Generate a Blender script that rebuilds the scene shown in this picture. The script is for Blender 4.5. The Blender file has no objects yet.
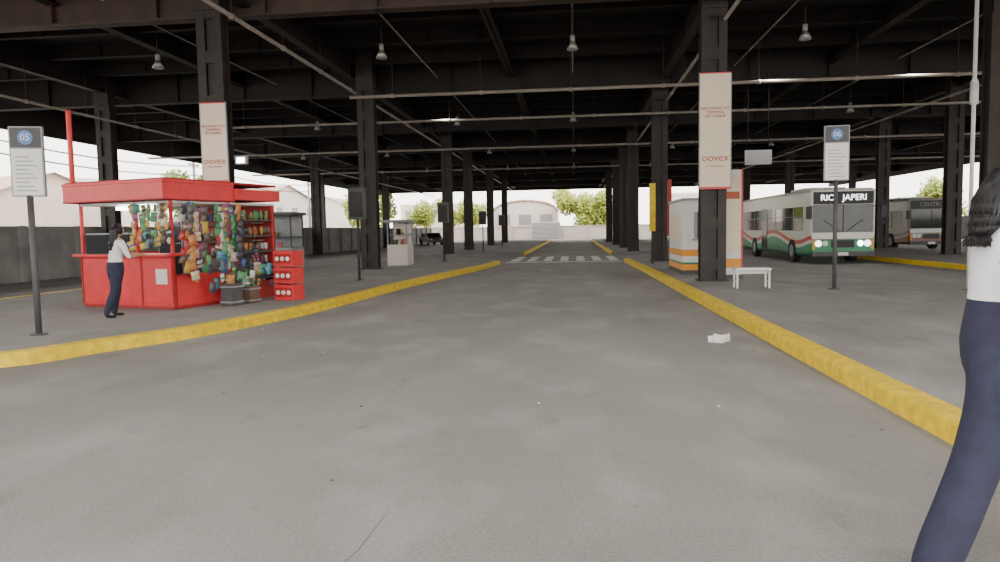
import bpy, bmesh, math, random
from mathutils import Matrix, Vector
random.seed(7)
SC=bpy.context.scene.collection
# ---------------------------------------------------------------- camera
yaw=math.atan(75/700); pitch=math.atan(51/700); roll=math.radians(1.0)
R=Matrix.Rotation(yaw,3,'Z')@Matrix.Rotation(math.pi/2-pitch,3,'X')@Matrix.Rotation(-roll,3,'Z')
cd=bpy.data.cameras.new('camera'); cam=bpy.data.objects.new('camera',cd); SC.objects.link(cam)
cam.matrix_world=Matrix.Translation((0,0,1.63))@R.to_4x4(); cd.lens=25.2; cd.sensor_width=36
cd.clip_end=600; bpy.context.scene.camera=cam
# ---------------------------------------------------------------- materials
def mat(name,col,rough=.6,metal=0,emit=0,noise=0,nscale=5,col2=None,bump=0,alpha=None,spec=None):
    m=bpy.data.materials.new(name); m.use_nodes=True; nt=m.node_tree; b=nt.nodes['Principled BSDF']
    c=(col[0],col[1],col[2],1)
    b.inputs['Base Color'].default_value=c; b.inputs['Roughness'].default_value=rough; b.inputs['Metallic'].default_value=metal
    if spec is not None: b.inputs['Specular IOR Level'].default_value=spec
    if emit: b.inputs['Emission Color'].default_value=c; b.inputs['Emission Strength'].default_value=emit
    tc=nt.nodes.new('ShaderNodeTexCoord'); n=nt.nodes.new('ShaderNodeTexNoise'); n.inputs['Scale'].default_value=nscale; n.inputs['Detail'].default_value=6
    nt.links.new(tc.outputs['Object'],n.inputs['Vector'])
    if noise or col2:
        r=nt.nodes.new('ShaderNodeValToRGB'); r.color_ramp.elements[0].position=.35; r.color_ramp.elements[1].position=.65
        if col2 is None: col2=tuple(x*(1-noise) for x in col)
        r.color_ramp.elements[0].color=(*col2[:3],1); r.color_ramp.elements[1].color=c
        nt.links.new(n.outputs['Fac'],r.inputs['Fac']); nt.links.new(r.outputs['Color'],b.inputs['Base Color'])
    if bump:
        bp=nt.nodes.new('ShaderNodeBump'); bp.inputs['Strength'].default_value=bump; bp.inputs['Distance'].default_value=.02
        nt.links.new(n.outputs['Fac'],bp.inputs['Height']); nt.links.new(bp.outputs['Normal'],b.inputs['Normal'])
    return m
def ground_mat(name,base,dark,light,line=False):
    m=bpy.data.materials.new(name); m.use_nodes=True; nt=m.node_tree; N=nt.nodes; K=nt.links; b=N['Principled BSDF']
    b.inputs['Roughness'].default_value=.85; b.inputs['Specular IOR Level'].default_value=.25
    tc=N.new('ShaderNodeTexCoord')
    def noise(s,d=6,sc=(1,1,1)):
        mp=N.new('ShaderNodeMapping'); mp.inputs['Scale'].default_value=sc; K.new(tc.outputs['Object'],mp.inputs['Vector'])
        n=N.new('ShaderNodeTexNoise'); n.inputs['Scale'].default_value=s; n.inputs['Detail'].default_value=d; K.new(mp.outputs['Vector'],n.inputs['Vector']); return n
    def ramp(n,a,bb,ca,cb):
        r=N.new('ShaderNodeValToRGB'); r.color_ramp.elements[0].position=a; r.color_ramp.elements[1].position=bb
        r.color_ramp.elements[0].color=(*ca,1); r.color_ramp.elements[1].color=(*cb,1); K.new(n.outputs['Fac'],r.inputs['Fac']); return r
    def mix(f,a,bb,typ='MIX'):
        x=N.new('ShaderNodeMixRGB'); x.blend_type=typ
        if isinstance(f,float): x.inputs[0].default_value=f
        else: K.new(f,x.inputs[0])
        for i,v in ((1,a),(2,bb)):
            if isinstance(v,tuple): x.inputs[i].default_value=(*v,1)
            else: K.new(v,x.inputs[i])
        return x.outputs[0]
    big=ramp(noise(.35,4,(1,.45,1)),.35,.65,dark,base)
    patch=ramp(noise(1.1,5,(1,.6,1)),.50,.75,(0,0,0),(1,1,1))
    c=mix(patch.outputs['Color'],big.outputs['Color'],light)
    def stain(s,a,bb,amt,c):
        st=ramp(noise(s,7,(1,.5,1)),a,bb,(0,0,0),(1,1,1))
        q=N.new('ShaderNodeMath'); q.operation='MULTIPLY'; q.inputs[1].default_value=amt; K.new(st.outputs['Color'],q.inputs[0])
        return mix(q.outputs[0],c,tuple(x*.45 for x in dark))
    c=stain(2.3,.62,.74,.28,c); c=stain(.9,.55,.78,.28,c); c=stain(7,.68,.74,.35,c)
    fine=ramp(noise(45,4),.3,.7,(.82,.82,.82),(1.08,1.08,1.08))
    c=mix(1.0,c,fine.outputs['Color'],'MULTIPLY')
    K.new(c,b.inputs['Base Color'])
    bp=N.new('ShaderNodeBump'); bp.inputs['Strength'].default_value=.2; bp.inputs['Distance'].default_value=.01
    K.new(noise(90,3).outputs['Fac'],bp.inputs['Height']); K.new(bp.outputs['Normal'],b.inputs['Normal'])
    return m
M={}
M['road']=ground_mat('asphalt',(.275,.266,.253),(.225,.218,.207),(.335,.325,.31),True)
M['plat']=ground_mat('platform_concrete',(.27,.26,.25),(.22,.212,.203),(.32,.31,.297))
M['crack']=mat('road_joint',(.15,.145,.14),.9,noise=.2)
M['yellow']=mat('curb_yellow',(.82,.57,.015),.6,noise=.3,nscale=7,bump=.3)
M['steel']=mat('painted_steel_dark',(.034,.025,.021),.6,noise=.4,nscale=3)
M['beam_lit']=mat('beam_brown_lit',(.075,.045,.032),.6,noise=.4,nscale=1.5)  # brown lightened to carry the outdoor light on the near girders
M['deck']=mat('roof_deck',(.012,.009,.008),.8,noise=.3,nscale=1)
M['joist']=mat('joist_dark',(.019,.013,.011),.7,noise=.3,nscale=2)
M['pipe']=mat('galvanised_pipe',(.34,.29,.25),.45,noise=.2,nscale=3)
M['white']=mat('white_paint',(.78,.77,.74),.5,noise=.08,nscale=4)
M['cream']=mat('banner_cream',(.86,.72,.56),.6,noise=.05,nscale=2)
M['red']=mat('kiosk_red',(.72,.045,.05),.4,noise=.15,nscale=4)
M['redd']=mat('dark_red',(.40,.02,.02),.5,noise=.2,nscale=4)
M['letter']=mat('banner_lettering',(.50,.09,.03),.5,noise=.1)
M['black']=mat('black',(.012,.012,.014),.5,noise=.2)
M['grey']=mat('grey_metal',(.3,.31,.32),.5,noise=.15)
M['dgrey']=mat('dark_grey',(.08,.08,.085),.6,noise=.2)
M['wall']=mat('boundary_concrete',(.34,.33,.32),.85,noise=.3,nscale=1.2,bump=.2)
M['glass']=mat('dark_glass',(.03,.035,.04),.06,noise=.1)
M['glass2']=mat('windscreen_glass',(.035,.04,.04),.08,noise=.5,nscale=2.5,spec=.35)
M['orange']=mat('orange',(.85,.35,.03),.5,noise=.1)
M['green']=mat('green',(.04,.26,.12),.4,noise=.1)
M['blue']=mat('blue',(.10,.22,.5),.5,noise=.1)
M['lit']=mat('lamp_lit',(1,.98,.92),.5,emit=14)
M['led']=mat('led_white',(.9,.95,1),.5,emit=3.5)
M['lampoff']=mat('lamp_aluminium',(.4,.38,.35),.35,metal=.6,noise=.1)
M['tyre']=mat('tyre',(.02,.02,.02),.8,noise=.2)
M['skin']=mat('skin',(.50,.27,.18),.5,noise=.08,nscale=20)
M['hair']=mat('black_hair',(.010,.008,.009),.5,noise=.5,nscale=60)
M['navy']=mat('navy_fabric',(.022,.024,.055),.85,noise=.25,nscale=14,bump=.4)
M['shirt']=mat('white_fabric',(.76,.77,.80),.8,noise=.06,nscale=12,bump=.3)
M['lips']=mat('lips',(.45,.12,.11),.4,noise=.1)
M['pink']=mat('pink_plaster',(.72,.58,.50),.8,noise=.15,nscale=.6)
M['plaster']=mat('pale_plaster',(.78,.71,.64),.8,noise=.12,nscale=.5)
M['leaf']=mat('leaf_green',(.52,.54,.12),.7,col2=(.28,.36,.07),nscale=.8)
M['leafd']=mat('leaf_dark',(.34,.40,.14),.7,col2=(.18,.24,.08),nscale=.8)
M['bark']=mat('bark',(.12,.08,.05),.9,noise=.4)
M['tile']=mat('roof_tile',(.56,.39,.31),.8,noise=.3,nscale=2)
M['crossing']=mat('crossing_white',(.74,.73,.69),.7,noise=.25,nscale=6)
M['brown']=mat('cardboard',(.26,.15,.09),.8,noise=.2)
pk=[]
for i,c in enumerate([(.50,.03,.03),(.60,.38,.04),(.03,.10,.38),(.05,.27,.08),(.66,.62,.55),(.30,.04,.15),(.14,.07,.04),(.56,.20,.03),(.06,.30,.36),(.10,.32,.12),(.04,.04,.06),(.62,.55,.44),(.12,.09,.07),(.62,.46,.07)]):
    n='pack%d'%i; M[n]=mat('snack_packet_%d'%i,c,.35,nscale=16,col2=(c[0]*.6+.05,c[1]*.6+.05,c[2]*.6+.06)); pk.append(n)
def busmat(name,top,band,low,swirl):
    m=bpy.data.materials.new(name); m.use_nodes=True; nt=m.node_tree; N=nt.nodes; K=nt.links; b=N['Principled BSDF']; b.inputs['Roughness'].default_value=.3
    tc=N.new('ShaderNodeTexCoord'); s=N.new('ShaderNodeSeparateXYZ'); K.new(tc.outputs['Object'],s.inputs[0])
    n=N.new('ShaderNodeMath'); n.operation='SINE'; my=N.new('ShaderNodeMath'); my.operation='MULTIPLY'; my.inputs[1].default_value=.9; K.new(s.outputs['Y'],my.inputs[0]); K.new(my.outputs[0],n.inputs[0])
    a=N.new('ShaderNodeMath'); a.operation='MULTIPLY_ADD'; K.new(n.outputs[0],a.inputs[0]); a.inputs[1].default_value=.22; K.new(s.outputs['Z'],a.inputs[2])
    d=N.new('ShaderNodeMath'); d.operation='DIVIDE'; K.new(a.outputs[0],d.inputs[0]); d.inputs[1].default_value=3.2
    r=N.new('ShaderNodeValToRGB'); r.color_ramp.interpolation='CONSTANT'; e=r.color_ramp.elements
    e[0].position=0; e[0].color=(*low,1); e[1].position=.17; e[1].color=(*band,1)
    x=e.new(.27); x.color=(*top,1); x=e.new(.32); x.color=(*swirl,1); x=e.new(.37); x.color=(*top,1)
    K.new(d.outputs[0],r.inputs['Fac']); K.new(r.outputs['Color'],b.inputs['Base Color']); return m
M['bus']=busmat('bus_livery',(.68,.66,.58),(.03,.28,.13),(.03,.16,.08),(.60,.06,.04))
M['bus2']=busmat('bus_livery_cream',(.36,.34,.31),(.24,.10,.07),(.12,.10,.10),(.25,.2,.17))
# ---------------------------------------------------------------- mesh builder
class B:
    def __init__(s): s.bm=bmesh.new(); s.ms=[]
    def mi(s,m):
        if m not in s.ms: s.ms.append(m)
        return s.ms.index(m)
    def _set(s,vs,m,smooth=False):
        i=s.mi(m)
        for f in {f for v in vs for f in v.link_faces}: f.material_index=i; f.smooth=smooth
    def box(s,c,d,m,rz=0,rx=0,ry=0):
        T=Matrix.Translation(c)@Matrix.Rotation(rz,4,'Z')@Matrix.Rotation(rx,4,'X')@Matrix.Rotation(ry,4,'Y')@Matrix.Diagonal((d[0],d[1],d[2],1))
        g=bmesh.ops.create_cube(s.bm,size=1,matrix=T); s._set(g['verts'],m)
    def bb(s,a,b,m): s.box([(a[i]+b[i])/2 for i in range(3)],[abs(b[i]-a[i]) for i in range(3)],m)
    def cyl(s,p,q,r,m,r2=None,n=12):
        p=Vector(p);q=Vector(q);d=q-p
        T=Matrix.Translation((p+q)/2)@d.to_track_quat('Z','Y').to_matrix().to_4x4()
        g=bmesh.ops.create_cone(s.bm,cap_ends=True,segments=n,radius1=r,radius2=r if r2 is None else r2,depth=d.length,matrix=T); s._set(g['verts'],m,True)
        for f in {f for v in g['verts'] for f in v.link_faces}:
            if len(f.verts)>4: f.smooth=False
    def sph(s,c,r,m,n=12):
        if not hasattr(r,'__len__'): r=(r,r,r)
        g=bmesh.ops.create_uvsphere(s.bm,u_segments=n*2,v_segments=n,radius=1,matrix=Matrix.Translation(c)@Matrix.Diagonal((*r,1))); s._set(g['verts'],m,True)
    def pillow(s,c,w,h,t,rz,rr,m,m2):
        T=Matrix.Translation(c)@Matrix.Rotation(rz,4,'Z')@Matrix.Rotation(rr,4,'Y'); nx,nz=4,5; i1=s.mi(m); i2=s.mi(m2)
        for sg in (-1,1):
            g=[[s.bm.verts.new(T@Vector(((i/nx-.5)*w*(1-.08*math.sin(math.pi*j/nz)),sg*t*(abs(math.sin(math.pi*i/nx)*math.sin(math.pi*j/nz)))**.6,(j/nz-.5)*h))) for i in range(nx+1)] for j in range(nz+1)]
            for j in range(nz):
                for i in range(nx):
                    q=(g[j][i],g[j][i+1],g[j+1][i+1],g[j+1][i]); f=s.bm.faces.new(q if sg<0 else q[::-1]); f.material_index=i2 if j in(2,) else i1; f.smooth=True
    def tor(s,c,R_,r,m,axis='y',n=24):
        k=8; vs=[]
        for i in range(n):
            a=2*math.pi*i/n; row=[]
            for j in range(k):
                b=2*math.pi*j/k; x=(R_+r*math.cos(b))*math.cos(a); z=(R_+r*math.cos(b))*math.sin(a); y=r*math.sin(b)
                p=(x,y,z) if axis=='y' else ((y,x,z) if axis=='x' else (x,z,y)); row.append(s.bm.verts.new(Vector(c)+Vector(p)))
            vs.append(row)
        mi=s.mi(m)
        for i in range(n):
            for j in range(k):
                f=s.bm.faces.new((vs[i][j],vs[(i+1)%n][j],vs[(i+1)%n][(j+1)%k],vs[i][(j+1)%k])); f.material_index=mi; f.smooth=True
    def face(s,pts,m):
        f=s.bm.faces.new([s.bm.verts.new(p) for p in pts]); f.material_index=s.mi(m); return f
    def prism(s,poly,z0,z1,m):
        a=[s.bm.verts.new((x,y,z0)) for x,y in poly]; b=[s.bm.verts.new((x,y,z1)) for x,y in poly]; i=s.mi(m)
        fs=[s.bm.faces.new(b),s.bm.faces.new(a[::-1])]
        for k in range(len(a)): fs.append(s.bm.faces.new((a[k],a[(k+1)%len(a)],b[(k+1)%len(a)],b[k])))
        for f in fs: f.material_index=i
        bmesh.ops.recalc_face_normals(s.bm,faces=fs)
    def make(s,name,loc=(0,0,0),rz=0,parent=None,bevel=0,coll=None):
        me=bpy.data.meshes.new(name); s.bm.to_mesh(me); s.bm.free()
        for m in s.ms: me.materials.append(M[m])
        o=bpy.data.objects.new(name,me); SC.objects.link(o); o.location=loc; o.rotation_euler=(0,0,rz)
        if parent: o.parent=parent
        if bevel:
            b=o.modifiers.new('bevel','BEVEL'); b.width=bevel; b.segments=2; b.limit_method='ANGLE'; b.angle_limit=.9
        return o
def empty(name,loc=(0,0,0),rz=0):
    e=bpy.data.objects.new(name,None); SC.objects.link(e); e.location=loc; e.rotation_euler=(0,0,rz); e.empty_display_size=.2; return e
def text(name,s,loc,size,m,parent=None,rot=(math.pi/2,0,0),sx=1):
    c=bpy.data.curves.new(name,'FONT'); c.body=s; c.size=size; c.align_x='CENTER'; c.align_y='CENTER'; c.extrude=.003; c.materials.append(M[m])
    o=bpy.data.objects.new(name,c); SC.objects.link(o); o.location=loc; o.rotation_euler=rot; o.scale=(sx,1,1)
    if parent: o.parent=parent
    return o
# ---------------------------------------------------------------- ground
b=B(); b.bb((-120,-30,-.3),(120,220,0),'road'); b.make('road')
b=B(); P=[(-1.42,1.8),(-1.30,2.3),(-1.22,2.6),(-1.20,3.0),(-1.12,3.4),(-1.10,3.9)]
for p,q in zip(P[:-1],P[1:]):
    b.face([(p[0]-.003,p[1],.002),(p[0]+.003,p[1],.002),(q[0]+.002,q[1],.002),(q[0]-.002,q[1],.002)],'crack')
b.make('road_crack')
def offset(pl,d):
    out=[]
    for i,p in enumerate(pl):
        a=Vector(pl[max(i-1,0)]); c=Vector(pl[min(i+1,len(pl)-1)]); t=(c-a).normalized(); n=Vector((-t.y,t.x)); out.append((p[0]+n.x*d,p[1]+n.y*d))
    return out
def smooth(pl,n=6):
    out=[]
    for i in range(len(pl)-1):
        p0=Vector(pl[max(i-1,0)]);p1=Vector(pl[i]);p2=Vector(pl[i+1]);p3=Vector(pl[min(i+2,len(pl)-1)])
        for k in range(n):
            t=k/n; v=.5*((2*p1)+(p2-p0)*t+(2*p0-5*p1+4*p2-p3)*t*t+(3*p1-p0-3*p2+p3)*t**3); out.append((v.x,v.y))
    out.append(pl[-1]); return out
def curb(pl,side,name):
    a=pl; c=offset(pl,.24*side); b=B(); bm=b.bm; mi=b.mi('yellow'); rows=[]
    ao=offset(pl,.03*side); a1=offset(pl,.012*side); a2=offset(pl,.06*side)
    for i in range(len(pl)):
        rows.append([bm.verts.new((*a[i],0)),bm.verts.new((*a1[i],.145)),bm.verts.new((*ao[i],.172)),bm.verts.new((*a2[i],.18)),bm.verts.new((*c[i],.18)),bm.verts.new((*c[i],0))])
    for i in range(len(rows)-1):
        for j in range(5):
            f=bm.faces.new((rows[i][j],rows[i+1][j],rows[i+1][j+1],rows[i][j+1])); f.material_index=mi
    bmesh.ops.recalc_face_normals(bm,faces=bm.faces[:]); b.make(name)
L=smooth([(-16,5.2),(-12.5,5.6),(-9.4,6.6),(-7.24,8.03),(-6.66,9.11),(-5.99,10.58),(-5.4,13.12),(-5.15,15.72),(-4.9,19.50),(-4.35,24.42),(-3.7,29.5),(-3.5,33)],5)
curb(L,1,'platform_curb')
b=B(); b.prism(offset(L,.2)+[(-3.9,33.5),(-13.8,33.5),(-13.8,14),(-15.8,9)],0,.172,'plat'); b.make('platform_pavement')
curb([(-14,33.5),(-14,14),(-16,9)],1,'platform_curb')
Rr=[(2.75,-8),(2.75,1),(2.74,5.45),(2.70,8.33),(2.62,15.05),(2.5,26.7),(2.35,34)]
curb(Rr,-1,'platform_curb')
b=B(); b.prism(offset(Rr,-.2)+[(8.2,34),(8.2,-8)],0,.172,'plat'); b.make('platform_pavement')
for x0,x1 in ((-14,-3.2),(2.3,8.2)):
    b=B(); b.bb((x0,44,0),(x1,100,.17),'plat'); b.make('platform_pavement')
    e=x1 if x0<0 else x0
    b=B(); b.bb((e-.12,44,0),(e+.12,100,.18),'yellow'); b.make('platform_curb',bevel=.02)
b=B(); b.bb((13.3,-8,0),(19.3,98,.17),'plat'); b.make('platform_pavement')
b=B(); b.bb((13.1,-8,0),(13.33,98,.18),'yellow'); b.make('platform_curb',bevel=.02)
b=B()
x=-3.3
while x<2.4: b.bb((x,36,.0),(x+.42,41.5,.012),'crossing'); x+=.85
b.bb((-3.4,34.6,0),(2.3,34.9,.012),'crossing')
b.make('pedestrian_crossing')
# ---------------------------------------------------------------- roof structure
RX0,RX1=-27.5,36
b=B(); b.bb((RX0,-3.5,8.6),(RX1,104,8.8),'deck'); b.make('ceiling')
def ibeam(b,p,q,z0,z1,w,m,axis):
    (x0,y0),(x1,y1)=p,q
    if axis=='x':
        b.bb((x0,y0-.02,z0),(x1,y0+.02,z1),m); b.bb((x0,y0-w/2,z0),(x1,y0+w/2,z0+.05),m); b.bb((x0,y0-w/2,z1-.05),(x1,y0+w/2,z1),m)
        x=x0+1.5
        while x<x1: b.bb((x-.02,y0-w/2,z0),(x+.02,y0+w/2,z1),m); x+=3
    else:
        b.bb((x0-.02,y0,z0),(x0+.02,y1,z1),m); b.bb((x0-w/2,y0,z0),(x0+w/2,y1,z0+.05),m); b.bb((x0-w/2,y0,z1-.05),(x0+w/2,y1,z1),m)
girY=[-3.2,7,18.2,29.3,40.3,51,61.5,72,82.5,93,103]
for y in girY:
    b=B(); ibeam(b,(RX0,y),(RX1,y),7.35,8.6,.4,'beam_lit' if y<25 else 'joist','x'); b.make('ceiling_girder')  # near girders take the lit brown, deeper ones the dark shaded tone
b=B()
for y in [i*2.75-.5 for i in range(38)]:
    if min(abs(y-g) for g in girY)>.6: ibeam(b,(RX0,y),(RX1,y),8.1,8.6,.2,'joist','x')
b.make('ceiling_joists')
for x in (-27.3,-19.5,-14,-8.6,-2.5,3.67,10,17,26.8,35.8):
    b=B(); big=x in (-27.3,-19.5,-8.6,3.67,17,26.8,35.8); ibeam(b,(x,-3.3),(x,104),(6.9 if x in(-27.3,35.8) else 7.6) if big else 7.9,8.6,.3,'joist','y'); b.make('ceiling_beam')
def column(x,y,w=.66,z=.17):
    b=B(); s=w/2-.11; H=8.6-z
    for k in (-1,1):
        b.bb((k*s-.11,-.2,0),(k*s+.11,-.16,H),'steel'); b.bb((k*s-.11,.16,0),(k*s+.11,.2,H),'steel'); b.bb((k*s-.03,-.18,0),(k*s+.03,.18,H),'steel')
    zz=.3
    while zz<8.1: b.bb((-s,-.19,zz),(s,-.15,zz+.3),'steel'); b.bb((-s,.15,zz),(s,.19,zz+.3),'steel'); zz+=1.1
    b.bb((-.1,-.12,0),(.1,.12,H),'steel'); b.bb((-w/2-.06,-.28,0),(w/2+.06,.28,.04),'steel')
    b.bb((-w/2,-.25,7.1),(w/2,.25,8.2),'steel')
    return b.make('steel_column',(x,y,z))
for x,y in [(-9.13,17.4),(-8,27),(-8.0,44.2),(-8,53),(-8,67),(-8,81),(3.67,19.3),(3.67,31),(3.67,44.6),(3.67,52.6),(3.67,62),(3.67,75),(17,33.8),(18,43.5),(17,58),(17,72)]: column(x,y)
column(11.3,20.3,.66,0)
for x,y in [(-19.6,28),(-19.6,52),(-19.6,72),(-19.6,12),(-26.5,28),(-26.5,50),(-26.5,72),(30,40),(30,60),(30,80)]: column(x,y,.66,0)
def pipe(pts,r,name,hang=True):
    b=B()
    for p,q in zip(pts[:-1],pts[1:]):
        b.cyl(p,q,r,'pipe'); p=Vector(p);q=Vector(q); n=int((q-p).length/3)
        for i in range(n):
            c=p.lerp(q,(i+.5)/n)
            d=(q-p).normalized(); b.cyl(c-d*.06,c+d*.06,r*1.35,'pipe')
            if hang and abs(d.z)<.5: b.cyl(c,(c.x,c.y,8.6),.012,'steel',n=6)
    b.make(name)
pipe([(-8.35,-3,7.0),(-8.35,95,7.0)],.055,'ceiling_pipe')
pipe([(3.95,-3,7.0),(3.95,95,7.0)],.05,'ceiling_pipe')
pipe([(-19.0,0,6.4),(-19.0,95,6.4)],.05,'ceiling_pipe')
pipe([(16,0,7.0),(16,95,7.0)],.05,'ceiling_pipe')
pipe([(-7.7,24,6.3),(35,24,6.3)],.055,'ceiling_pipe')
pipe([(-16,30,6.35),(30,30,6.35)],.05,'ceiling_pipe')
pipe([(-26,41,6.4),(30,41,6.4)],.06,'ceiling_pipe')
pipe([(-26,55,6.4),(30,55,6.4)],.06,'ceiling_pipe')
b=B(); b.cyl((0,0,0),(0,0,8.4),.045,'white'); b.cyl((0,0,4.4),(0,0,4.9),.09,'white'); b.cyl((0,0,0),(0,0,.04),.12,'pipe'); b.cyl((0,0,4.9),(0,0,5.0),.09,'white',.045); b.make('downpipe',(9.42,17.9,0))
b=B()
for x in (-12.6,-5.6,0,6.4,12.6):
    b.cyl((x,-3,8.0),(x,98,8.0),.025,'grey',n=8)
b.make('ceiling_conduits')
def lamp(x,y,lit=False):
    b=B(); b.cyl((0,0,.25),(0,0,1.1),.015,'steel',n=6); b.cyl((0,0,.1),(0,0,.3),.07,'grey'); b.cyl((0,0,-.1),(0,0,.12),.17,'lampoff',.07,n=20); b.cyl((0,0,-.12),(0,0,-.1),.14,'lit' if lit else 'grey',n=20)
    b.make('high_bay_lamp',(x,y,6.85))
for y in (20.6,34,47,60):
    for x in (-18.5,-12.6,-5.6,0,6.4,12.6): lamp(x,y)
for i,(x,y) in enumerate([(-12.6,12),(0,8),(-5.6,14),(6.4,12),(0,21),(-12.6,25),(-5.6,30),(6.4,24),(10.8,24),(0,35),(6.4,37),(-12.6,42),(0,48),(-9,58),(6.4,52),(0,66),(-5,3),(0,-1),(7,3)]):  # added fill spots evening out the floor; the high-bay lamps themselves are unlit
    l=bpy.data.lights.new('added_fill_spot','SPOT'); l.energy=680 if y<10 else (480 if y<30 else 420); l.shadow_soft_size=.3; l.color=(1,.93,.86); l.spot_size=2.5; l.spot_blend=.6
    o=bpy.data.objects.new('added_fill_spot',l); SC.objects.link(o); o.location=(x,y,6.65)
b=B(); b.box((0,0,0),(.3,.12,.2),'grey'); b.box((0,-.065,0),(.2,.01,.13),'lit'); b.cyl((0,.05,0),(-.45,.25,0),.02,'steel'); b.make('floodlight',(-8.35,17.1,3.5))
# ---------------------------------------------------------------- banners
def banner(loc,w,h,l1,l2,foot=True):
    e=empty('hanging_banner',loc)
    b=B(); b.bb((-w/2,-.015,0),(w/2,.015,h),'cream'); b.bb((-w/2,-.02,0),(w/2,.02,.06),'red'); b.bb((-w/2,-.02,h-.03),(w/2,.02,h),'red')
    for k in(-1,1):
        b.bb((k*w/2-.012,-.02,0),(k*w/2+.012,.02,h),'grey')
    b.cyl((-w/2-.05,0,h),(w/2+.05,0,h),.02,'steel'); b.box((0,.06,h*.5),(.1,.12,.1),'steel'); b.box((0,.06,h*.95),(.1,.12,.06),'steel')
    b.make('panel',parent=e)
    text('lettering',l1,(0,-.02,h*.66),.085*w/.67,'letter',e); text('logo',l2,(0,-.02,h*.27),.23*w/.67,'letter',e)
    text('small_print','terminal rodoviario',(0,-.02,h*.2),.05*w/.67,'letter',e)
banner((3.67,18.95,2.6),.80,3.0,'BEM-VINDO AO\nTERMINAL\nDE ONIBUS','oovex')
banner((-9.0,17.0,2.95),.68,2.0,'BEM-VINDO AO\nTERMINAL\nDE ONIBUS','oovex')
# ---------------------------------------------------------------- stop signs
def stopsign(x,y,z0,z1,w,num,rz=0):
    e=empty('bus_stop_sign',(x,y,.175),rz); z0-=.17; z1-=.17
    b=B(); b.cyl((0,0,0),(0,0,z0+.02),.045,'dgrey'); b.cyl((0,0,0),(0,0,.02),.12,'dgrey'); b.bb((-w/2,-.03,z0),(w/2,.03,z1),'grey')
    h=z1-z0; b.bb((-w/2+.02,-.036,z0+.02),(w/2-.02,-.03,z1-h*.32),'white'); b.bb((-w/2+.02,-.036,z1-h*.3),(w/2-.02,-.03,z1-.02),'dgrey')
    b.cyl((0,-.045,z1-h*.16),(0,-.03,z1-h*.16),h*.10,'blue',n=24)
    for k in range(9): b.bb((-w/2+.07,-.04,z0+.08+k*h*.06),(w/2-.09-.05*(k%3),-.036,z0+.095+k*h*.06),'grey')
    b.make('sign_panel',parent=e)
    text('number',num,(0,-.05,z1-h*.16),h*.13,'white',e)
stopsign(-8.05,9.69,2.24,3.27,.45,'05',.3)
stopsign(5.80,16.4,2.59,3.8,.52,'06',-.1)
def infobox(x,y):
    b=B(); b.cyl((0,0,0),(0,0,2.0),.04,'steel'); b.bb((-.25,-.12,1.85),(.25,.12,2.75),'dgrey'); b.bb((-.21,-.13,1.92),(.21,-.12,2.68),'black'); b.bb((-.28,-.15,2.75),(.28,.15,2.8),'dgrey'); b.cyl((0,0,0),(0,0,.02),.12,'steel'); b.make('information_display',(x,y,.175),bevel=.01)
infobox(-6.55,20.8); infobox(-6.2,33.0); infobox(-6.4,49); infobox(-6.4,62)
b=B(); b.bb((-.45,-.06,0),(.45,.06,.5),'grey'); b.bb((-.4,-.065,.05),(.4,-.06,.45),'wall'); b.cyl((-.35,0,.5),(-.35,0,4.8),.01,'steel'); b.cyl((.35,0,.5),(.35,0,4.8),.01,'steel'); b.make('hanging_sign',(6.4,25.5,3.75))
# ---------------------------------------------------------------- booth, ad panel, bench on the right platform
e=empty('ticket_booth',(3.3,22,.175))
b=B(); b.bb((0,0,0),(1.65,3,2.25),'white'); b.bb((-.03,-.03,2.25),(1.68,3.03,2.33),'grey')
b.bb((-.01,-.01,.12),(1.66,3.01,.3),'orange'); b.bb((-.01,-.01,.3),(1.66,3.01,.36),'green'); b.bb((-.01,-.01,.55),(1.66,3.01,.75),'orange'); b.bb((-.02,-.02,0),(1.67,3.02,.12),'dgrey')
b.bb((.35,-.02,1.1),(1.3,0,1.9),'glass'); b.bb((-.02,.5,1.1),(0,2.4,1.9),'cream'); b.bb((.3,-.12,1.03),(1.35,.02,1.08),'grey'); b.make('booth_body',parent=e,bevel=.015)
b=B(); b.bb((-.28,-.06,.1),(.28,.06,3.0),'white'); b.bb((-.24,-.07,.3),(.24,-.06,.55),'orange'); b.bb((-.24,-.07,1.55),(.24,-.06,2.85),'cream'); b.bb((.24,-.075,.1),(.285,.07,3.0),'red'); b.bb((-.2,-.075,2.2),(.2,-.07,2.4),'letter'); b.bb((-.24,-.07,.75),(.24,-.06,1.5),'cream'); b.bb((-.3,-.1,0),(.3,.1,.1),'dgrey'); b.make('advertising_totem',(4.35,20.1,.175),bevel=.01)
b=B(); b.bb((-.4,-.2,.42),(.4,.2,.47),'white')
for i in (-1,1):
    for j in (-1,1): b.bb((i*.36-.02,j*.16-.02,0),(i*.36+.02,j*.16+.02,.42),'white')
    b.bb((i*.36-.015,-.16,.15),(i*.36+.015,.16,.18),'white')
b.bb((-.36,-.015,.33),(.36,.015,.42),'white'); b.make('bench',(4.12,16.9,.175),bevel=.008)
b=B(); b.bb((-.12,-.04,1.3),(.12,.04,3.2),'yellow'); b.cyl((0,0,0),(0,0,1.4),.04,'steel'); b.make('yellow_sign_post',(3.1,28.5,.175),bevel=.01)
b=B(); b.bb((-.09,-.05,1.1),(.09,.05,3.4),'redd'); b.cyl((0,0,0),(0,0,1.2),.04,'steel'); b.make('red_sign_post',(3.9,29.5,.175),bevel=.01)
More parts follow.
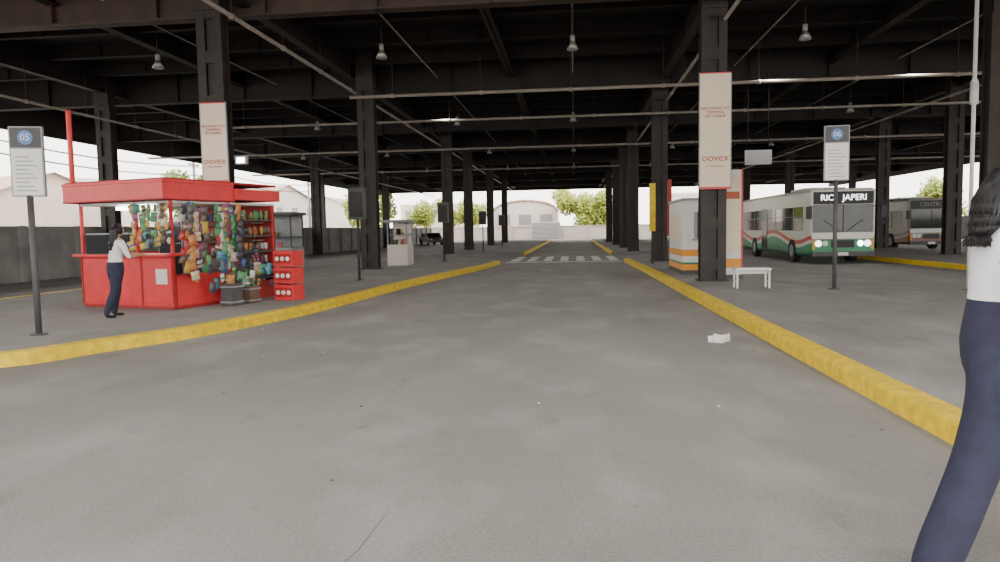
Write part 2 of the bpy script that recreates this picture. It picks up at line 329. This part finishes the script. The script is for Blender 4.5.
def stall(x,y,w,d,h,m1,m2,rz=0):
    e=empty('vending_stall',(x,y,.175),rz); b=B(); b.bb((-w/2,0,0),(w/2,d,.9),m1); b.bb((-w/2,d-.05,.9),(w/2,d,h),m1)
    for i in (-1,1):
        for yy in (.03,d-.03): b.bb((i*(w/2-.03)-.03,yy-.03,.9),(i*(w/2-.03)+.03,yy+.03,h),m2)
    b.bb((-w/2-.1,-.15,h),(w/2+.1,d+.1,h+.12),m2); b.bb((-w/2+.05,.1,1.3),(w/2-.05,d-.1,1.33),m2)
    for i in range(14):
        xx=-w/2+.15+random.random()*(w-.3); b.bb((xx,.1,.9+.43*(i%2)),(xx+.13,.25,.9+.43*(i%2)+.12+.15*random.random()),random.choice(pk))
    b.make('stall_body',parent=e,bevel=.01)
stall(-12.0,27,1.5,1.3,2.2,'grey','dgrey'); stall(-7.6,29.6,.9,1.1,1.85,'plaster','grey')
# ---------------------------------------------------------------- kiosk
kx,ky,kr=-7.83,12.96,math.radians(-17); W=2.6; Dp=2.95
K=empty('snack_kiosk',(kx,ky,.175),kr)
b=B()
b.bb((-W,0,.06),(0,.06,1.05),'red'); b.bb((-W,0,0),(0,Dp,.06),'redd')
for x in (-W,-W*.66,-W*.33): b.bb((x+.04,-.012,.12),(x+W*.33-.04,0,.98),'red'); b.bb((x-.015,-.02,.06),(x+.015,0,1.05),'redd')
b.bb((-W-.05,-.18,1.05),(.05,.5,1.10),'red'); b.bb((-W,.5,.06),(-W+.05,Dp,1.1),'red'); b.bb((-W,Dp-.05,.06),(0,Dp,2.1),'redd')
b.bb((-.06,.08,.06),(0,1.5,.62),'red'); b.bb((-.5,.08,.62),(.05,1.5,.66),'red'); b.bb((-.06,1.5,.06),(0,Dp,.4),'redd')
for x,y in ((-W,0),(0,0),(0,1.5),(0,Dp),(-W,Dp),(-1.0,0)):
    w=.05; b.bb((x-w if x==0 else x,y if y<Dp else y-.06,.0),((x if x==0 else x+w),(y+.06 if y<Dp else y),2.15),'red')
b.bb((-.45,-.03,.5),(-.15,-.012,.8),'white')
b.make('kiosk_frame',parent=K,bevel=.008)
b=B(); b.bb((-W-.12,-.25,2.15),(.10,1.6,2.53),'red'); b.bb((-W-.12,1.6,2.2),(.14,Dp+.05,2.44),'red'); b.bb((-W-.1,-.2,2.53),(.08,Dp,2.58),'redd'); b.bb((-W-.13,-.26,2.15),(.11,1.61,2.18),'redd'); b.bb((-W-.13,-.26,2.49),(.11,1.61,2.55),'red')
b.bb((-W,0,2.1),(0,Dp,2.15),'white'); b.cyl((-W,-.1,2.5),(-W,-.1,4.05),.05,'red'); b.cyl((-W,-.1,4.05),(-W,-.1,4.08),.06,'redd')
b.make('kiosk_roof',parent=K,bevel=.01)
b=B(); b.bb((-1.75,.2,2.0),(-.75,.34,2.07),'lit'); b.make('kiosk_lamp_tube',parent=K)
l=bpy.data.lights.new('kiosk_lamp','AREA'); l.energy=16; l.size=.9; l.color=(1,.96,.88); o=bpy.data.objects.new('kiosk_light',l); SC.objects.link(o); o.parent=K; o.location=(-1.3,.6,1.98)
b=B()
b.bb((-W+.1,.05,1.1),(-1.25,.08,1.5),'glass'); b.bb((-W+.1,.05,1.5),(-1.25,.45,1.53),'grey'); b.bb((-W+.1,2.3,.1),(-.2,2.8,.9),'grey')
for z in (.9,1.3,1.7): b.bb((-W+.1,2.4,z),(-.2,2.8,z+.03),'brown')
for z in (.45,.75,1.05,1.4,1.75): b.bb((-.45,1.58,z),(.02,Dp-.1,z+.03),'dgrey')
for z in (1.0,1.35,1.7): b.cyl((-.0,.1,z+.3),(.0,1.5,z+.3),.012,'grey',n=6)
b.bb((-1.4,.9,.06),(-.7,1.5,1.85),'grey'); b.bb((-1.36,.88,.2),(-.74,.9,1.75),'glass')
b.make('shelves',parent=K)
b=B()
def pkt(x,y,z,w,h,ax,m=None):
    a=(math.pi/2 if ax=='y' else 0)+random.uniform(-.5,.5)
    m=m or random.choice(pk); b.pillow((x,y,z),w,h,random.uniform(.025,.05),a,random.uniform(-.35,.35),m,random.choice(pk) if random.random()<.35 else m)
for s_ in range(19):
    y=.1+1.42*s_/18; x=.03+random.random()*.28; m=random.choice(pk); z=2.02-random.random()*.1
    while z>.72:
        if random.random()<.35: m=random.choice(pk)
        pkt(x+random.uniform(-.05,.05),y+random.uniform(-.04,.04),z,random.uniform(.11,.19),random.uniform(.15,.26),'y',m); z-=random.uniform(.13,.2)
for s_ in range(9):
    x=-.95+.95*s_/8; m=random.choice(pk); z=2.0
    while z>1.25:
        if random.random()<.35: m=random.choice(pk)
        pkt(x+random.uniform(-.03,.03),-.05-random.random()*.08,z,random.uniform(.09,.15),random.uniform(.12,.2),'x',m); z-=random.uniform(.12,.18)
for z in (.48,.78,1.08,1.43,1.78):
    m=random.choice(pk)
    for i in range(13):
        if random.random()<.4: m=random.choice(pk)
        pkt(-.1+random.uniform(-.1,.06),1.66+i*.095,z+.11,random.uniform(.07,.12),random.uniform(.12,.24),'y',m)
for z in (.93,1.33,1.73):
    for i in range(18): pkt(-W+.2+i*.13,2.5,z+.13,.1,.2,'x')
for i in range(8): pkt(-W+.3+i*.15,.25,1.25,.1,.2,'x')
for i in range(26): pkt(.15+random.random()*.35,random.uniform(.2,2.7),random.uniform(.3,.8),random.uniform(.12,.2),random.uniform(.15,.25),'y')
b.make('snack_packets',parent=K)
e=empty('drink_crate_rack',(-6.30,14.9,.175),-.25)
b=B()
for k in range(3):
    z=.0+k*.37
    b.bb((-.25,-.2,z),(.25,.2,z+.34),'red'); b.bb((-.22,-.21,z+.07),(.22,-.2,z+.27),'redd')
    for j in (-1,0,1): b.cyl((j*.14,-.225,z+.17),(j*.14,-.2,z+.17),.05,'white')
    for i in range(4): b.cyl((-.18+i*.12,.0,z+.31),(-.18+i*.12,.0,z+.355),.03,'pack6')
b.make('crates',parent=e,bevel=.01)
b=B()
for i,(x,y,h,m) in enumerate([(.50,1.0,.45,'dgrey'),(.50,1.5,.35,'pack6')]):
    p=Matrix.Rotation(kr,3,'Z')@Vector((x,y,0)); x=kx+p.x; y=ky+p.y
    for k in (-1,1):
        b.box((x,y,.18+h*(.5+k*.35)),(.34,.34,.03),'grey',rz=kr)
    b.box((x,y,.18+h/2),(.30,.30,h),m,rz=kr)
    for k in range(8): b.pillow((x+random.uniform(-.1,.1),y+random.uniform(-.1,.1),.17+h+.08),.12,.2,.03,random.random()*3,0,random.choice(pk),random.choice(pk))
b.make('product_baskets')
# ---------------------------------------------------------------- buses
def wheel(b,x,y):
    b.cyl((x-.14,y,.5),(x+.14,y,.5),.5,'tyre',n=28); b.cyl((x-.15,y,.5),(x+.15,y,.5),.27,'grey',n=20)
def bus(x,y,mm,label,len_=11,rz=0,on=True):
    e=empty('city_bus',(x,y,0),rz)
    b=B(); b.bb((-1.28,0,.32),(1.28,len_,3.08),mm); o=b.make('body',parent=e,bevel=.16); o.modifiers['bevel'].segments=4
    b=B()
    b.bb((-1.16,-.03,1.3),(1.16,.06,2.42),'glass2'); b.bb((-1.16,-.03,2.44),(1.16,.06,2.94),'black'); b.bb((-.02,-.04,1.3),(.02,.0,2.42),'black')
    if on: b.bb((-1.2,-.025,.5),(1.2,.05,1.02),'green')
    for s in (-1,1):
        b.cyl((s*.95,-.05,.85),(s*.95,.05,.85),.13,'led' if on else 'white',n=20); b.cyl((s*.68,-.05,.85),(s*.68,.05,.85),.11,'lit' if on and s>0 else 'white',n=20); b.bb((s*1.14-.05,-.04,.6),(s*1.14+.05,.02,1.0),'orange')
        b.cyl((s*.15,-.06,1.35),(s*.75,-.06,1.8),.012,'black',n=6)
        b.cyl((s*1.2,.0,2.35),(s*1.42,-.3,2.35),.025,'black',n=8); b.box((s*1.42,-.3,2.1),(.22,.1,.5),'black')
    b.bb((-1.2,-.09,.33),(1.2,.1,.52),'dgrey'); b.bb((-.45,-.04,.68),(.45,.02,.98),'black'); b.bb((-.2,-.1,.36),(.2,-.08,.49),'white'); b.bb((-1.2,-.035,1.04),(1.2,.03,1.26),'white')
    yy=.9
    while yy<len_-1.2:
        for s in (-1,1): b.bb((s*1.27-.03,yy,1.38),(s*1.27+.03,yy+1.2,2.38),'glass'); b.bb((s*1.27-.035,yy,1.95),(s*1.27+.035,yy+1.2,1.98),'grey')
        yy+=1.32
    b.bb((-1.31,len_*.55,.5),(-1.25,len_*.55+.95,2.45),'glass'); b.bb((1.25,.35,.5),(1.31,1.2,2.45),'glass')
    for yy in (2.3,len_-2.8):
        for s in (-1,1): wheel(b,s*1.17,yy)
    b.bb((-.8,2,3.08),(.8,4.2,3.22),'white'); b.bb((-1.0,len_-.02,1.5),(1.0,len_+.02,2.4),'glass')
    b.make('fittings',parent=e,bevel=.01)
    text('destination',label,(0,-.045,2.69),.34,'led' if on else 'grey',e,sx=1.0)
bus(10.8,29.7,'bus','RIO   JAPERI',11.5)
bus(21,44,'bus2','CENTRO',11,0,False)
# ---------------------------------------------------------------- boundary walls, surroundings
b=B(); b.bb((-20.75,-7,0),(-20.55,100,2.0),'wall'); b.bb((-20.8,-7,2.0),(-20.5,100,2.08),'wall')
y=-6
while y<100: b.bb((-20.55,y,0),(-20.4,y+.25,2.1),'wall'); y+=3
b.make('wall_left')
b=B(); b.bb((36.9,-7,0),(37.1,100,2.2),'wall'); b.make('wall_right')
b=B(); b.bb((-60,112,0),(60,112.3,2.0),'plaster'); b.bb((-60,111.9,2.0),(60,112.4,2.15),'pink')
x=-58
while x<60: b.bb((x,111.8,0),(x+.4,112,2.2),'pink'); x+=4
b.make('wall_back')
def house(x,y,w,d,h,m,roof=True,rz=0):
    b=B(); b.bb((-w/2,0,0),(w/2,d,h),m)
    n=max(2,int(w/2.6))
    for fl in range(max(1,int(h/3))):
        for i in range(n):
            cx=-w/2+(i+.5)*w/n; z=fl*3+1.1; b.bb((cx-.5,-.05,z),(cx+.5,.02,z+1.2),'grey'); b.bb((cx-.6,-.09,z-.1),(cx+.6,.0,z),'white'); b.bb((cx-.02,-.07,z),(cx+.02,0,z+1.2),'white')
    if roof:
        hh=w*.2
        b.face([(-w/2-.4,-.5,h),(0,-.5,h+hh),(0,d+.4,h+hh),(-w/2-.4,d+.4,h)],'tile'); b.face([(0,-.5,h+hh),(w/2+.4,-.5,h),(w/2+.4,d+.4,h),(0,d+.4,h+hh)],'tile')
        b.face([(-w/2,0,h),(w/2,0,h),(0,0,h+hh)],m)
    else: b.bb((-w/2-.1,-.1,h),(w/2+.1,d,h+.4),'white')
    return b.make('house',(x,y,0),rz)
b=B(); n=14; pts=[(-5.5,0),(-5.5,4.6)]+[(-5.5*math.cos(math.pi*i/n),4.6+1.9*math.sin(math.pi*i/n)) for i in range(1,n)]+[(5.5,4.6),(5.5,0)]
A=[b.bm.verts.new((x,0,z)) for x,z in pts]; C=[b.bm.verts.new((x,12,z)) for x,z in pts]; i1=b.mi('plaster'); i2=b.mi('tile')
f=b.bm.faces.new(A); f.material_index=i1
for i in range(len(pts)-1):
    f=b.bm.faces.new((A[i],A[i+1],C[i+1],C[i])); f.material_index=i2 if 0<i<len(pts)-2 else i1
for i in range(1,len(pts)-2):
    b.cyl((pts[i][0],-.1,pts[i][1]),(pts[i+1][0],-.1,pts[i+1][1]),.2,'tile',n=6)
for x in (-3.6,0,3.6): b.bb((x-1.1,-.06,2.4),(x+1.1,.02,4.2),'tile'); b.bb((x-.95,-.08,2.5),(x+.95,-.05,4.1),'grey')
b.make('warehouse',(-8.3,119,0))
house(-24,122,13,9,6,'plaster',False); house(4.5,126,7,8,3.4,'plaster'); house(22,122,14,8,7,'plaster',False); house(40,118,12,8,5,'plaster'); house(-42,116,14,8,5,'plaster')
b=B(); b.bb((-2.3,0,0),(2.3,.1,2.8),'white')
for i in range(13): b.bb((-2.2,-.03,.1+i*.2),(2.2,0,.2+i*.2),'grey')
b.make('roller_gate',(-4.5,111.6,0))
for i,(x,y,w,h,m) in enumerate([(-44,22,12,6,'plaster'),(-52,40,14,7.5,'plaster'),(-46,58,12,5,'pink'),(-55,78,16,8,'plaster'),(-40,95,12,6,'plaster'),(-60,5,12,7,'plaster')]):
    house(x,y,w,9,h,m,i%2==0,math.radians(70))
for i,(x,y,w,h,m) in enumerate([(50,50,12,6,'plaster'),(54,72,14,7,'plaster'),(56,30,14,7,'plaster')]): house(x,y,w,9,h,m,i%2==0,math.radians(-70))
def tree(x,y,h,r,m,n=3000):
    b=B(); b.cyl((0,0,0),(0,0,h*.55),.22,'bark',.12); mi=b.mi(m)
    cs=[Vector((random.gauss(0,r*.42),random.gauss(0,r*.25),h*.66+random.gauss(0,r*.33))) for _ in range(10)]
    for c in cs: b.cyl((0,0,h*.45),c,.08,'bark',.02,n=6)
    for i in range(n):
        c=random.choice(cs); d=Vector((random.gauss(0,1),random.gauss(0,1),random.gauss(0,1))).normalized()*r*.48*random.random()**.4; p=c+d
        if p.z<.3: continue
        u=Vector((random.gauss(0,1),random.gauss(0,1),random.gauss(0,1))).normalized()*.24; v=u.orthogonal().normalized()*.15
        f=b.bm.faces.new([b.bm.verts.new(q) for q in (p-u,p+v,p+u,p-v)]); f.material_index=mi
    b.make('tree',(x,y,0))
tree(1.0,116,6.8,3.4,'leaf',5000); tree(4.6,115,6.4,3.4,'leaf',5000); tree(8.2,116,5.6,2.8,'leaf'); tree(-17,115,6.5,3,'leaf'); tree(-30,100,7,3.2,'leaf'); tree(-35,62,6.5,3,'leafd'); tree(-24,112,6.5,3,'leaf'); tree(42,86,7,3,'leaf'); tree(43,64,6,3,'leafd'); tree(-40,36,6.5,3,'leafd')
b=B(); ys=[5,30,55,80]
for y in ys: b.cyl((-31,y,0),(-31,y,9),.16,'grey',.1); b.box((-31,y,8.3),(.12,2.0,.12),'grey'); b.box((-31,y,7.4),(.12,1.6,.12),'grey')
for k in range(4):
    for a,c in zip(ys[:-1],ys[1:]):
        P=[Vector((-31+(k%2)*.3,a+(c-a)*t/8,7.3-.5*(k//2)-k*.1-.5*math.sin(math.pi*t/8))) for t in range(9)]
        for p,q in zip(P[:-1],P[1:]): b.cyl(p,q,.025,'black',n=5)
b.make('utility_poles')
def car(x,y,rz,m='dgrey'):
    b=B(); prof=[(-2.1,.35),(-2.1,.8),(-1.3,.95),(-.7,1.42),(.7,1.45),(1.5,1.0),(2.1,.9),(2.15,.35)]
    a=[b.bm.verts.new((-.85,p[0],p[1])) for p in prof]; c=[b.bm.verts.new((.85,p[0],p[1])) for p in prof]; mi=b.mi(m)
    fs=[b.bm.faces.new(a),b.bm.faces.new(c[::-1])]+[b.bm.faces.new((a[i],a[(i+1)%8],c[(i+1)%8],c[i])) for i in range(8)]
    for f in fs: f.material_index=mi
    bmesh.ops.recalc_face_normals(b.bm,faces=fs)
    b.face([(-.72,-1.27,.99),(.72,-1.27,.99),(.66,-.74,1.41),(-.66,-.74,1.41)],'glass')
    for s in (-1,1):
        b.face([(s*.86,-1.05,1.0),(s*.86,1.25,1.02),(s*.86,.65,1.38),(s*.86,-.65,1.36)],'glass')
        b.cyl((s*.6,-2.12,.7),(s*.6,-2.05,.7),.1,'white')
        for yy in (-1.3,1.35): b.cyl((s*.7,yy,.32),(s*.9,yy,.32),.32,'tyre',n=20); b.cyl((s*.7,yy,.32),(s*.91,yy,.32),.18,'grey')
    b.make('parked_car',(x,y,0),rz,bevel=.05)
car(-16.5,80,.5)
b=B()
for (x,y,s) in ((2.0,10.0,.18),(2.12,10.1,.16),(1.92,10.05,.14)):
    b.pillow((x,y,.03),s,s*.9,.02,random.random()*3,1.45,'crossing','crossing')
for i in range(14):
    b.box((random.uniform(-6,2.4),random.uniform(3,12),.006),(.022,.018,.008),random.choice(['crossing','dgrey','brown']),rz=random.random()*3)
b.make('litter')
# ---------------------------------------------------------------- people
def skinmesh(verts,edges,radii,root,sub=2):
    me=bpy.data.meshes.new('tmp'); me.from_pydata(verts,edges,[]); o=bpy.data.objects.new('tmp',me); SC.objects.link(o)
    o.modifiers.new('s','SKIN')
    sv=me.skin_vertices[0].data if me.skin_vertices else None
    if sv is None:
        bpy.context.view_layer.objects.active=o; sv=me.skin_vertices[0].data
    for i,r in enumerate(radii): sv[i].radius=(r,r); sv[i].use_root=(i==root)
    s=o.modifiers.new('u','SUBSURF'); s.levels=sub; s.render_levels=sub
    dg=bpy.context.evaluated_depsgraph_get(); dg.update(); m2=bpy.data.meshes.new_from_object(o.evaluated_get(dg))
    vs=[v.co.copy() for v in m2.vertices]; fs=[tuple(p.vertices) for p in m2.polygons]
    bpy.data.objects.remove(o); return vs,fs
def segd(p,a,c):
    ab=c-a; t=max(0,min(1,(p-a).dot(ab)/max(ab.length_squared,1e-9))); return (p-(a+ab*t)).length
def addmesh(b,vs,fs,fm):
    bv=[b.bm.verts.new(v) for v in vs]
    for f in fs:
        try: g=b.bm.faces.new([bv[i] for i in f])
        except ValueError: continue
        g.smooth=True; c=sum((vs[i] for i in f),Vector())/len(f); g.material_index=b.mi(fm(c))
def bisect(vs,fs,planes):
    g=bmesh.new(); bv=[g.verts.new(v) for v in vs]
    for f in fs:
        try: g.faces.new([bv[i] for i in f])
        except ValueError: pass
    for co,no in planes: bmesh.ops.bisect_plane(g,geom=g.verts[:]+g.edges[:]+g.faces[:],plane_co=co,plane_no=no,dist=1e-5)
    g.verts.index_update(); vs=[v.co.copy() for v in g.verts]; fs=[tuple(v.index for v in f.verts) for f in g.faces]; g.free(); return vs,fs
def hand(b,w,d,up,side,curl=.5):
    w=Vector(w); d=Vector(d).normalized(); up=(Vector(up)-d*Vector(up).dot(d)).normalized(); s=d.cross(up)*side
    vs=[w-d*.02,w+d*.02,w+d*.05]; ed=[(0,1),(1,2)]; ra=[.024,.025,.026]
    for k in (-1,1): vs.append(w+d*.06+s*.022*k); ed.append((2,len(vs)-1)); ra.append(.021)
    v,f=skinmesh(vs,ed,ra,0,1); addmesh(b,v,f,lambda c:'skin')
    for k,(o,l) in enumerate(((.031,.070),(.011,.078),(-.010,.073),(-.030,.057))):
        p=w+d*.055+s*o; cv=[p]; a=0
        for q in (.3,.42,.3,.22):
            p=p+(d*math.cos(a)-up*math.sin(a))*l*q*1.05; cv.append(p.copy()); a+=curl
        v,f=skinmesh(cv,[(i,i+1) for i in range(4)],[.0095,.009,.0085,.008,.0065],0,1); addmesh(b,v,f,lambda c:'skin')
    p=w+d*.025+s*.02; cv=[p,p+s*.022+d*.015-up*.008,p+s*.034+d*.04-up*.015,p+s*.036+d*.062-up*.022]
    v,f=skinmesh(cv,[(0,1),(1,2),(2,3)],[.013,.0115,.0095,.007],0,1); addmesh(b,v,f,lambda c:'skin')
def head(b,c,fwd,hairpts):
    T=Matrix.Translation(c)@Matrix.Rotation(fwd,4,'Z')
    def tv(p): return T@Vector(p)
    g=bmesh.new(); bmesh.ops.create_uvsphere(g,u_segments=32,v_segments=20,radius=1)
    for v in g.verts:
        x,y,z=v.co; k=1-.28*max(0,-z)**1.3
        X=x*.095*(k if x<0 else 1-.12*max(0,-z)); Y=y*.076*k; Z=z*.118
        if x>0: X+=.010*math.exp(-((z+.75)/.25)**2)*max(0,1-abs(y)*2.5)-.006*math.exp(-((z-.02)/.12)**2)*math.exp(-((abs(y)-.42)/.2)**2)
        X+=.020*math.exp(-(y/.13)**2)*math.exp(-((z+.2)/.2)**2)*(x>.3)
        v.co=(X,Y,Z)
    vs=[tv(v.co) for v in g.verts]; fs=[tuple(v.index for v in f.verts) for f in g.faces]; g.free()
    addmesh(b,vs,fs,lambda c:'skin')
    for s in (-1,1):
        b.sph(tv((.083,s*.031,.003)),.0115,'white',8); b.sph(tv((.0925,s*.031,.003)),.0052,'black',6); b.sph(tv((.089,s*.032,.024)),(.006,.016,.003),'hair',6)
        b.sph(tv((-.005,s*.077,-.01)),(.018,.008,.03),'skin',8)
    b.sph(tv((.092,0,-.062)),(.007,.024,.0075),'lips',8)
    g=bmesh.new(); bmesh.ops.create_uvsphere(g,u_segments=32,v_segments=20,radius=1)
    for v in g.verts:
        x,y,z=v.co; n=1+.02*math.sin(y*40+z*9); v.co=(x*.107*n-.006,y*.089*n,z*.128*n+.008)
    dl=[f for f in g.faces if (f.calc_center_median().x>.035 and f.calc_center_median().z<.075) or f.calc_center_median().z<-.07 ]
    bmesh.ops.delete(g,geom=dl,context='FACES'); g.verts.index_update()
    vs=[tv(v.co) for v in g.verts]; fs=[tuple(v.index for v in f.verts) for f in g.faces]; g.free(); addmesh(b,vs,fs,lambda c:'hair')
    rows=[]; n=24
    for (px,py,pz,rx,ry) in hairpts:
        rows.append([tv((px+rx*(1+.05*math.sin(i*5+pz*12))*math.cos(2*math.pi*i/n),py+ry*(1+.04*math.cos(i*7))*math.sin(2*math.pi*i/n),pz)) for i in range(n)])
    vs=[v for r in rows for v in r]; fs=[]
    for a in range(len(rows)-1):
        for i in range(n): fs.append((a*n+i,a*n+(i+1)%n,(a+1)*n+(i+1)%n,(a+1)*n+i))
    fs.append(tuple(range(n))); k=(len(rows)-1)*n; fs.append(tuple(k+i for i in range(n))[::-1]); addmesh(b,vs,fs,lambda c:'hair')
    for q in range(260):
        i=random.randrange(n); t=random.random(); a0=random.randrange(1,len(rows)-1); P=[rows[a][i].lerp(rows[a][(i+1)%n],t)+Vector((random.gauss(0,.001),random.gauss(0,.001),0)) for a in range(a0,len(rows))]
        P.append(P[-1]+Vector((random.gauss(-.012,.010),random.gauss(0,.010),-.02-random.random()*.03)))
        for p,q2 in zip(P[:-1],P[1:]): b.cyl(p,q2,.0016,'hair',.0014,n=4)
def person(name,J,loc,rz,headc,headyaw,hairpts,hands,wz):
    names=list(J); V=[Vector(J[n][0]) for n in names]; Rd=[J[n][1] for n in names]; ix={n:i for i,n in enumerate(names)}
    bones=[('pel','waist','shirt'),('waist','chest','shirt'),('chest','uch','shirt'),('uch','neck','skin'),('neck','hd','skin')]
    for s in 'LR':
        bones+=[('pel','hip'+s,'navy'),('hip'+s,'thi'+s,'navy'),('thi'+s,'kne'+s,'navy'),('kne'+s,'cal'+s,'navy'),('cal'+s,'ank'+s,'navy'),('ank'+s,'hee'+s,'black'),('hee'+s,'toe'+s,'black'),
                ('uch','sho'+s,'shirt'),('sho'+s,'uar'+s,'shirt'),('uar'+s,'elb'+s,'shirt'),('elb'+s,'wri'+s,'skin')]
    vs,fs=skinmesh(V,[(ix[a],ix[c]) for a,c,_ in bones],Rd,ix['pel'],2)
    planes=[(Vector((0,0,wz)),Vector((0,0,1)))]+[(V[ix['elb'+s]],(V[ix['wri'+s]]-V[ix['elb'+s]]).normalized()) for s in 'LR']+[(Vector((0,0,V[ix['neck']].z-.035)),Vector((0,0,1)))]
    vs,fs=bisect(vs,fs,planes)
    S=[(V[ix[a]],V[ix[c]],Rd[ix[a]]*.5+Rd[ix[c]]*.5,l,a) for a,c,l in bones]
    def fm(c):
        best=min(S,key=lambda s:segd(c,s[0],s[1])-s[2]); l=best[3]; a=best[4]
        for s in 'LR':
            if a in('uar'+s,'elb'+s): l='skin' if (c-V[ix['elb'+s]]).dot(V[ix['wri'+s]]-V[ix['elb'+s]])>0 else 'shirt'
        if a in ('pel','waist') or a.startswith('hip'): l='navy' if c.z<wz else 'shirt'
        if a in('uch','neck') and l=='skin' and c.z<V[ix['neck']].z-.035: l='shirt'
        if a=='uch' and l=='shirt' and c.z>V[ix['neck']].z-.035: l='skin'
        return l
    b=B(); addmesh(b,vs,fs,fm); head(b,headc,headyaw,hairpts)
    for w,d,up,s,cu in hands: hand(b,w,d,up,s,cu)
    return b.make(name,loc,rz)
J={'pel':((0,0,1.0),.135),'waist':((.0,0,1.16),.118),'chest':((.02,0,1.34),.135),'uch':((.03,0,1.47),.10),'neck':((.035,0,1.55),.05),'hd':((.05,0,1.62),.045),
 'hipL':((.02,.085,.93),.12),'thiL':((.12,.1,.74),.098),'kneL':((.22,.1,.53),.085),'calL':((.28,.1,.33),.09),'ankL':((.33,.1,.15),.10),'heeL':((.33,.1,.06),.042),'toeL':((.53,.1,.04),.03),
 'hipR':((-.04,-.085,.93),.13),'thiR':((-.08,-.1,.74),.115),'kneR':((-.15,-.1,.52),.10),'calR':((-.23,-.1,.30),.10),'ankR':((-.31,-.1,.10),.10),'heeR':((-.37,-.1,.075),.045),'toeR':((-.18,-.1,.03),.03),
 'shoL':((.03,.165,1.455),.06),'uarL':((.12,.20,1.33),.05),'elbL':((.2,.21,1.2),.043),'wriL':((.38,.19,1.1),.028),
 'shoR':((.0,-.165,1.455),.068),'uarR':((-.07,-.21,1.35),.062),'elbR':((-.09,-.23,1.24),.054),'wriR':((-.03,-.25,1.03),.028)}
hp=[(-.055,0,.06,.055,.07),(-.095,0,-.01,.065,.082),(-.125,0,-.07,.065,.088),(-.145,-.005,-.13,.055,.085),(-.165,-.01,-.18,.045,.075),(-.185,-.01,-.22,.03,.05)]
pw=person('walking_woman',J,(1.885,3.33,0),yaw,Vector((.085,0,1.70)),0,hp,[((-.03,-.25,1.03),(.2,0,-1),(0,-1,0),-1,.35),((.38,.19,1.1),(1,0,-.3),(0,1,0),1,.4)],1.21)
pw.scale=(1.06,1.06,1.06)
J={'pel':((0,0,.93),.14),'waist':((.01,0,1.07),.12),'chest':((.03,0,1.23),.14),'uch':((.05,0,1.35),.11),'neck':((.06,0,1.43),.05),'hd':((.075,0,1.49),.04),
 'hipL':((.0,.10,.86),.125),'thiL':((.04,.11,.67),.108),'kneL':((.06,.11,.47),.082),'calL':((.02,.11,.30),.075),'ankL':((.0,.11,.11),.06),'heeL':((.0,.11,.045),.038),'toeL':((.17,.12,.03),.026),
 'hipR':((-.0,-.10,.86),.125),'thiR':((-.05,-.11,.67),.108),'kneR':((-.09,-.13,.47),.082),'calR':((-.18,-.15,.30),.075),'ankR':((-.26,-.16,.11),.06),'heeR':((-.27,-.16,.045),.038),'toeR':((-.11,-.18,.03),.026),
 'shoL':((.05,.18,1.34),.065),'uarL':((.10,.22,1.22),.056),'elbL':((.17,.23,1.09),.045),'wriL':((.40,.15,1.14),.027),
 'shoR':((.05,-.18,1.34),.065),'uarR':((.08,-.24,1.21),.056),'elbR':((.13,-.27,1.08),.045),'wriR':((.37,-.19,1.13),.027)}
hp2=[(-.055,0,.06,.055,.085),(-.08,0,-.02,.05,.10),(-.09,0,-.12,.045,.10),(-.11,0,-.2,.04,.09),(-.13,0,-.27,.035,.075),(-.135,0,-.32,.02,.04)]
person('customer_woman',J,(-8.27,11.85,.175),math.radians(60),Vector((.085,0,1.57)),.1,hp2,[((.40,.15,1.14),(1,-.2,-.1),(0,0,1),-1,.3),((.37,-.19,1.13),(1,.2,-.1),(0,0,1),1,.3)],1.0)
b=B(); b.box((0,0,0),(.24,.1,.2),'black'); b.tor((0,0,.14),.075,.008,'pack4'); b.make('handbag',(.02,-.27,.84),parent=pw,bevel=.02)
# ---------------------------------------------------------------- world
w=bpy.data.worlds.new('sky'); bpy.context.scene.world=w; w.use_nodes=True; bg=w.node_tree.nodes['Background']
bg.inputs['Color'].default_value=(1,.96,.90,1); bg.inputs['Strength'].default_value=5.8
